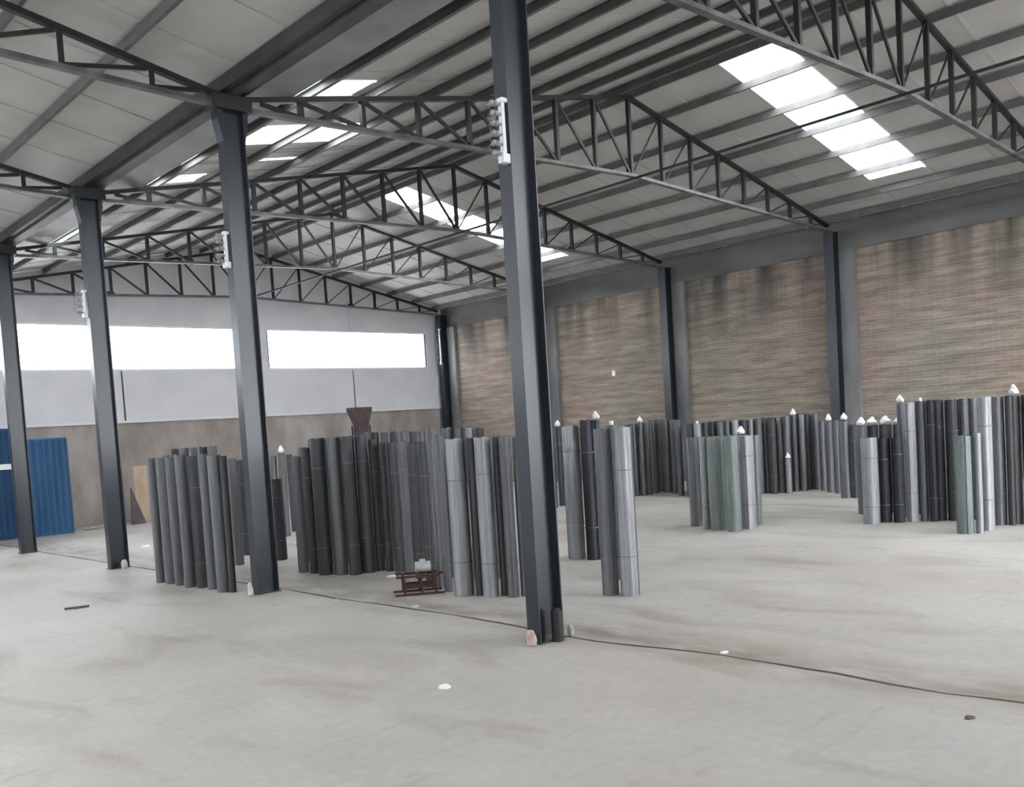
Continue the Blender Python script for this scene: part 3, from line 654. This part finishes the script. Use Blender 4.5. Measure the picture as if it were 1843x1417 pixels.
ROLLS = [
    ('A', 'front', [
        (-0.367, 6.164, 0.063, 1.59, 'mid', ''),
        (-0.340, 5.950, 0.065, 1.59, 'mid', ''),
        (-0.340, 5.700, 0.061, 1.60, 'mid', ''),
        (-0.317, 5.448, 0.077, 1.62, 'mid', ''),
        (-0.256, 5.247, 0.070, 1.59, 'dark', ''),
        (-0.245, 5.001, 0.068, 1.61, 'mid', ''),
        (-0.263, 4.700, 0.084, 1.59, 'mid', ''),
        (-0.222, 4.564, 0.047, 1.57, 'dark', ''),
    ]),
    ('A', 'rear', [
        (-0.016, 6.742, 0.059, 1.58, 'dark', ''),
        (0.004, 6.516, 0.062, 1.61, 'mid', ''),
        (0.026, 6.283, 0.061, 1.69, 'dark', ''),
        (0.048, 6.058, 0.060, 1.69, 'mid', ''),
        (0.069, 5.838, 0.059, 1.69, 'mid', ''),
        (0.089, 5.624, 0.058, 1.69, 'dark', ''),
        (0.130, 5.466, 0.062, 1.69, 'mid', ''),
        (0.150, 5.248, 0.054, 1.56, 'mid', ''),
    ]),
    ('A', 'last', [
        (1.007, 6.549, 0.073, 1.50, 'mid', ''),
        (1.642, 7.417, 0.075, 1.45, 'dark', ''),
    ]),
    ('K', 'pillar', [
        (2.135, 8.439, 0.095, 1.08, 'dark', 'bag'),
        (2.349, 8.053, 0.085, 1.46, 'mid', ''),
        (2.872, 8.509, 0.079, 1.46, 'mid', ''),
        (1.592, 6.376, 0.091, 1.16, 'dark', ''),
        (3.375, 8.990, 0.072, 1.48, 'mid', 'bag'),
        (3.907, 9.564, 0.060, 1.44, 'dark', ''),
    ]),
    ('B', 'front', [
        (1.082, 5.044, 0.074, 1.49, 'mid', ''),
        (1.089, 4.813, 0.059, 1.59, 'dark', ''),
        (1.111, 4.576, 0.101, 1.70, 'dark', ''),
        (1.207, 4.377, 0.096, 1.70, 'mid', ''),
        (1.289, 4.198, 0.088, 1.70, 'dark', ''),
        (1.478, 4.172, 0.086, 1.72, 'dark', ''),
        (1.650, 4.152, 0.065, 1.64, 'dark', ''),
        (1.676, 3.996, 0.061, 1.59, 'dark', ''),
        (1.676, 3.812, 0.060, 1.59, 'dark', ''),
        (1.600, 3.535, 0.065, 1.60, 'mid', ''),
        (1.500, 3.229, 0.064, 1.58, 'dark', ''),
        (1.379, 2.910, 0.058, 1.58, 'dark', ''),
        (1.235, 2.595, 0.053, 1.62, 'mid', ''),
        (1.070, 2.285, 0.046, 1.64, 'mid', ''),
    ]),
    ('B', 'rear', [
        (1.689, 5.766, 0.072, 1.59, 'mid', ''),
        (1.701, 5.514, 0.075, 1.69, 'dark', ''),
        (1.784, 5.341, 0.079, 1.70, 'mid', ''),
        (1.871, 5.151, 0.078, 1.70, 'mid', ''),
        (2.022, 5.049, 0.078, 1.70, 'mid', ''),
        (2.226, 5.039, 0.067, 1.74, 'mid', ''),
        (2.353, 4.977, 0.059, 1.73, 'dark', ''),
        (2.447, 4.886, 0.059, 1.72, 'mid', ''),
        (2.436, 4.670, 0.059, 1.72, 'dark', ''),
        (2.391, 4.421, 0.057, 1.71, 'mid', ''),
        (2.315, 4.143, 0.056, 1.70, 'dark', ''),
        (2.210, 3.842, 0.055, 1.70, 'mid', ''),
        (2.087, 3.531, 0.064, 1.74, 'mid', ''),
    ]),
    ('C', 'front', [
        (1.002, 1.975, 0.108, 1.60, 'light', ''),
        (1.086, 1.832, 0.047, 1.60, 'dark', ''),
        (1.102, 1.689, 0.087, 1.60, 'light', ''),
        (1.211, 1.601, 0.044, 1.59, 'dark', ''),
        (1.200, 1.475, 0.063, 1.59, 'mid', ''),
        (1.307, 1.401, 0.057, 1.58, 'mid', ''),
    ]),
    ('C', 'rear', [
        (1.755, 2.884, 0.060, 1.72, 'mid', ''),
        (1.816, 2.763, 0.059, 1.71, 'mid', ''),
        (1.877, 2.642, 0.059, 1.70, 'light', ''),
        (1.927, 2.531, 0.052, 1.69, 'dark', ''),
        (1.931, 2.378, 0.058, 1.60, 'mid', ''),
        (1.989, 2.262, 0.058, 1.59, 'mid', ''),
    ]),
    ('D', 'middle', [
        (8.529, 7.163, 0.110, 1.59, 'mid', ''),
        (8.903, 7.243, 0.065, 1.60, 'dark', 'bag'),
        (3.426, 2.456, 0.110, 1.64, 'wrapped', ''),
        (3.460, 2.233, 0.091, 1.70, 'black', ''),
        (3.657, 2.231, 0.050, 1.69, 'dark', 'bag'),
    ]),
    ('D', 'near', [
        (1.758, 0.706, 0.086, 1.61, 'mid', ''),
        (2.500, 1.147, 0.073, 1.63, 'mid', 'stub'),
        (1.805, 0.522, 0.093, 1.61, 'light', ''),
    ]),
    ('E', 'back', [
        (9.738, 8.665, 0.089, 1.60, 'mid', ''),
        (9.986, 8.653, 0.090, 1.59, 'mid', ''),
    ]),
    ('E', 'front', [
        (10.762, 6.874, 0.063, 1.54, 'dark', ''),
        (10.969, 6.886, 0.061, 1.55, 'mid', ''),
        (11.074, 6.783, 0.076, 1.57, 'mid', 'bag'),
        (11.384, 6.835, 0.067, 1.58, 'mid', ''),
        (11.612, 6.833, 0.065, 1.61, 'mid', ''),
        (11.984, 6.937, 0.078, 1.61, 'mid', ''),
        (11.846, 6.663, 0.079, 1.59, 'mid', ''),
        (11.565, 6.302, 0.061, 1.58, 'mid', ''),
        (11.162, 5.909, 0.062, 1.58, 'mid', ''),
    ]),
    ('F', 'front', [
        (10.838, 5.453, 0.081, 1.49, 'dark', ''),
        (10.866, 5.282, 0.081, 1.49, 'light', 'stub'),
        (11.001, 5.189, 0.069, 1.49, 'dark', ''),
        (11.214, 5.164, 0.081, 1.50, 'dark', ''),
        (11.202, 4.982, 0.074, 1.48, 'mid', ''),
        (11.385, 4.936, 0.084, 1.49, 'mid', ''),
        (11.398, 4.765, 0.076, 1.50, 'light', ''),
        (11.519, 4.653, 0.078, 1.49, 'dark', ''),
        (11.648, 4.571, 0.064, 1.50, 'light', ''),
        (11.681, 4.425, 0.075, 1.50, 'mid', ''),
        (11.820, 4.360, 0.068, 1.50, 'mid', ''),
        (11.715, 4.166, 0.080, 1.50, 'dark', ''),
        (11.957, 4.125, 0.062, 1.49, 'light', ''),
        (11.926, 3.976, 0.080, 1.51, 'mid', ''),
        (12.239, 3.982, 0.068, 1.51, 'mid', 'bag'),
        (12.301, 3.850, 0.067, 1.52, 'light', ''),
        (12.576, 3.881, 0.063, 1.52, 'dark', ''),
        (12.651, 3.743, 0.084, 1.51, 'mid', ''),
    ]),
    ('F', 'short', [
        (11.764, 3.892, 0.057, 0.68, 'light', 'bag'),
    ]),
    ('I', 'front', [
        (12.446, 3.518, 0.070, 1.38, 'mid', ''),
        (12.118, 3.232, 0.075, 1.36, 'mid', 'bag'),
        (11.858, 2.970, 0.070, 1.38, 'mid', ''),
    ]),
    ('I', 'near', [
        (11.089, 2.493, 0.103, 1.38, 'mid', 'bag'),
        (11.065, 2.324, 0.056, 1.30, 'dark', ''),
    ]),
    ('G', 'front', [
        (6.733, 2.837, 0.091, 1.33, 'mid', ''),
        (6.463, 2.500, 0.059, 1.34, 'light', ''),
        (6.461, 2.301, 0.128, 1.34, 'green', ''),
        (6.346, 1.994, 0.105, 1.35, 'green', ''),
        (6.686, 1.962, 0.115, 1.33, 'light', ''),
        (7.135, 2.058, 0.055, 1.31, 'green', ''),
    ]),
    ('G', 'rear', [
        (7.629, 3.308, 0.079, 1.31, 'dark', ''),
        (7.535, 3.064, 0.078, 1.31, 'mid', ''),
        (7.448, 2.832, 0.081, 1.31, 'mid', ''),
        (7.492, 2.666, 0.080, 1.31, 'dark', ''),
        (7.667, 2.570, 0.080, 1.31, 'mid', 'bag'),
    ]),
    ('H', 'left', [
        (7.661, 0.671, 0.116, 1.19, 'light', ''),
        (7.866, 0.572, 0.092, 1.17, 'black', ''),
        (7.881, 0.395, 0.076, 1.17, 'black', ''),
    ]),
    ('H', 'back', [
        (8.758, 1.229, 0.087, 1.33, 'mid', 'bag'),
        (8.924, 1.135, 0.087, 1.33, 'dark', 'wrap'),
        (9.040, 0.989, 0.087, 1.33, 'mid', 'wrap'),
        (9.141, 0.849, 0.074, 1.32, 'mid', 'wrap'),
    ]),
    ('H', 'tall', [
        (8.448, 0.545, 0.054, 1.63, 'mid', 'bag'),
        (8.004, 0.273, 0.087, 1.64, 'light', ''),
        (8.091, 0.148, 0.056, 1.65, 'mid', 'stub'),
        (8.087, 0.024, 0.059, 1.65, 'black', ''),
        (8.226, -0.012, 0.075, 1.65, 'dark', ''),
        (8.240, -0.179, 0.082, 1.64, 'dark', ''),
        (8.327, -0.298, 0.055, 1.64, 'mid', ''),
        (8.431, -0.377, 0.066, 1.64, 'mid', ''),
    ]),
    ('H', 'tallright', [
        (7.357, -0.836, 0.082, 1.65, 'light', ''),
        (7.931, -0.801, 0.081, 1.64, 'mid', ''),
        (7.923, -0.936, 0.044, 1.64, 'dark', ''),
        (8.082, -0.953, 0.066, 1.64, 'mid', 'bag'),
        (8.065, -1.102, 0.073, 1.64, 'dark', ''),
        (8.041, -1.256, 0.072, 1.63, 'mid', ''),
    ]),
    ('H', 'tallback', [
        (8.882, 0.598, 0.068, 1.63, 'mid', ''),
        (8.902, 0.454, 0.067, 1.64, 'dark', ''),
        (9.020, 0.370, 0.067, 1.64, 'mid', ''),
        (9.025, 0.226, 0.067, 1.63, 'mid', ''),
        (9.142, 0.141, 0.067, 1.63, 'dark', ''),
        (9.160, -0.001, 0.066, 1.63, 'mid', ''),
        (8.971, -0.392, 0.072, 1.63, 'dark', ''),
        (9.005, -0.541, 0.072, 1.63, 'mid', ''),
        (9.040, -0.690, 0.071, 1.63, 'dark', ''),
        (9.074, -0.839, 0.071, 1.63, 'mid', ''),
    ]),
    ('H', 'short', [
        (6.995, -0.701, 0.095, 1.20, 'green', ''),
        (7.048, -0.842, 0.046, 1.22, 'light', ''),
    ]),
    ('E', 'second', [
        (11.036, 7.099, 0.063, 1.52, 'dark', ''),
        (11.244, 7.109, 0.061, 1.56, 'dark', ''),
        (11.349, 7.006, 0.076, 1.57, 'mid', ''),
        (11.661, 7.055, 0.067, 1.57, 'mid', ''),
        (11.886, 7.056, 0.065, 1.60, 'dark', ''),
        (12.272, 7.154, 0.078, 1.59, 'dark', ''),
        (12.139, 6.872, 0.079, 1.58, 'dark', ''),
        (11.847, 6.514, 0.061, 1.60, 'dark', ''),
        (11.444, 6.121, 0.062, 1.56, 'mid', ''),
    ]),
    ('F', 'second', [
        (11.122, 5.661, 0.081, 1.47, 'mid', ''),
        (11.151, 5.490, 0.081, 1.48, 'mid', ''),
        (11.288, 5.394, 0.069, 1.48, 'dark', ''),
        (11.502, 5.367, 0.081, 1.48, 'mid', ''),
        (11.491, 5.183, 0.074, 1.50, 'dark', ''),
        (11.675, 5.133, 0.084, 1.49, 'dark', ''),
        (11.693, 4.963, 0.076, 1.52, 'mid', ''),
        (11.811, 4.849, 0.078, 1.49, 'mid', ''),
        (11.939, 4.764, 0.064, 1.49, 'mid', ''),
        (11.977, 4.619, 0.075, 1.49, 'dark', ''),
        (12.114, 4.550, 0.068, 1.51, 'dark', ''),
        (12.011, 4.354, 0.080, 1.51, 'mid', ''),
        (12.254, 4.311, 0.062, 1.49, 'dark', ''),
        (12.224, 4.162, 0.080, 1.49, 'dark', ''),
        (12.538, 4.163, 0.068, 1.53, 'mid', ''),
        (12.601, 4.032, 0.067, 1.54, 'dark', ''),
        (12.877, 4.059, 0.063, 1.54, 'mid', ''),
        (12.952, 3.921, 0.084, 1.48, 'mid', ''),
    ]),
]
ORD = ['first', 'second', 'third', 'fourth', 'fifth', 'sixth', 'seventh', 'eighth', 'ninth', 'tenth', 'eleventh', 'twelfth', 'thirteenth', 'fourteenth', 'fifteenth', 'sixteenth', 'seventeenth', 'eighteenth', 'nineteenth', 'twentieth', 'twenty-first', 'twenty-second']
TN = {'dark': 'dark grey', 'black': 'near-black', 'mid': 'grey', 'light': 'pale grey', 'green': 'greenish grey', 'wrapped': 'film-wrapped grey'}
WHERE = {('A', 'front'): 'front row of the leftmost cluster', ('A', 'rear'): 'taller second row of the leftmost cluster', ('A', 'last'): 'back of the leftmost cluster',
    ('K', 'pillar'): 'loose group behind the second pillar', ('B', 'front'): 'front row of the dark middle cluster', ('B', 'rear'): 'rear row of the dark middle cluster',
    ('C', 'front'): 'front group just left of the nearest pillar', ('C', 'rear'): 'rear group just left of the nearest pillar',
    ('D', 'middle'): 'group right behind the nearest pillar', ('D', 'near'): 'near trio right of the nearest pillar', ('E', 'back'): 'pair hidden behind the nearest pillar',
    ('E', 'front'): 'dark row left of the greenish rolls', ('E', 'second'): 'row behind the dark central row', ('F', 'front'): 'long row behind the short greenish rolls',
    ('F', 'second'): 'hidden row behind the short greenish rolls', ('F', 'short'): 'short one before the long brick-wall row', ('I', 'front'): 'small row below the nearest wall pillar', ('I', 'near'): 'pair right of the nearest wall pillar',
    ('G', 'front'): 'front of the short greenish cluster', ('G', 'rear'): 'rear of the short greenish cluster', ('H', 'left'): 'short trio left in the right cluster',
    ('H', 'back'): 'bagged rolls behind the short trio', ('H', 'tall'): 'tall row of the right cluster', ('H', 'tallright'): 'tall rolls at the right edge',
    ('H', 'tallback'): 'row behind the tall right cluster', ('H', 'short'): 'short pair before the tall right cluster'}
NOTE = {'bag': ' with a white bag on top', 'stub': ' with a white tube end', 'wrap': ' with white plastic on top', '': ''}
count = 0
for cl, row, lst in ROLLS:
    wh = WHERE[(cl, row)]; n = len(lst)
    for i, (x, y, r_, h_, tone, cap) in enumerate(lst):
        count += 1; rn = random.Random(count * 7)
        o = bpy.data.objects.new('mesh_roll', ROLLM[tone][rn.randrange(7)]); COL.objects.link(o)
        o.location = (x, y, 0); o.scale = (r_, r_, h_); o.rotation_euler[2] = rn.uniform(0, 6.28)
        lab = '%s wire mesh roll, ' % TN[tone]
        if n == 1: lab += wh
        else: lab += '%s from left, %s' % (ORD[i], wh)
        if n > 1 and len((lab + NOTE[cap]).split()) <= 16: lab += NOTE[cap]
        tag(o, lab, 'wire roll', 'upright wire mesh rolls')
        c = bpy.data.objects.new('core_tube', core_me); COL.objects.link(c); c.parent = o
        big = r_ > .05 and row not in ('second', 'tallback')
        if big:
            for zf_ in (.22, .78):
                c = bpy.data.objects.new('tie_wire', tie_me); COL.objects.link(c); c.parent = o; c.location = (0, 0, zf_ + rn.uniform(-.04, .04)); c.scale = (1, 1, 1.0 / h_)
            c = bpy.data.objects.new('loose_edge', seam_me); COL.objects.link(c); c.parent = o; c.rotation_euler[2] = rn.uniform(0, 6.28)
        if cap == 'stub':
            c = bpy.data.objects.new('tube_end', stub_me); COL.objects.link(c); c.parent = o; c.scale = (.32, .32, .075 / h_); c.location = (0, 0, .985)
            tag(c, 'white cardboard tube end')
        if cap in ('bag', 'wrap'):
            bg_ = bpy.data.objects.new('plastic_bag' if cap == 'bag' else 'plastic_wrap', bag_mes[rn.randrange(4)]); COL.objects.link(bg_)
            s_ = .06 if cap == 'bag' else .10
            s_ = min(s_, r_ * (.95 if cap == 'bag' else .97)); bg_.scale = (s_ * .95, s_ * .95, s_ * (1.1 if cap == 'bag' else .7)); bg_.location = (x, y, h_ * 1.012 + bg_.scale[2] * .62 + .004); bg_.rotation_euler[2] = rn.uniform(0, 6)
            tag(bg_, 'white plastic %s on the %s roll, %s' % ('bag' if cap == 'bag' else 'wrap', ORD[i] if n > 1 else 'single', wh), 'plastic bag', 'white plastic on roll tops')
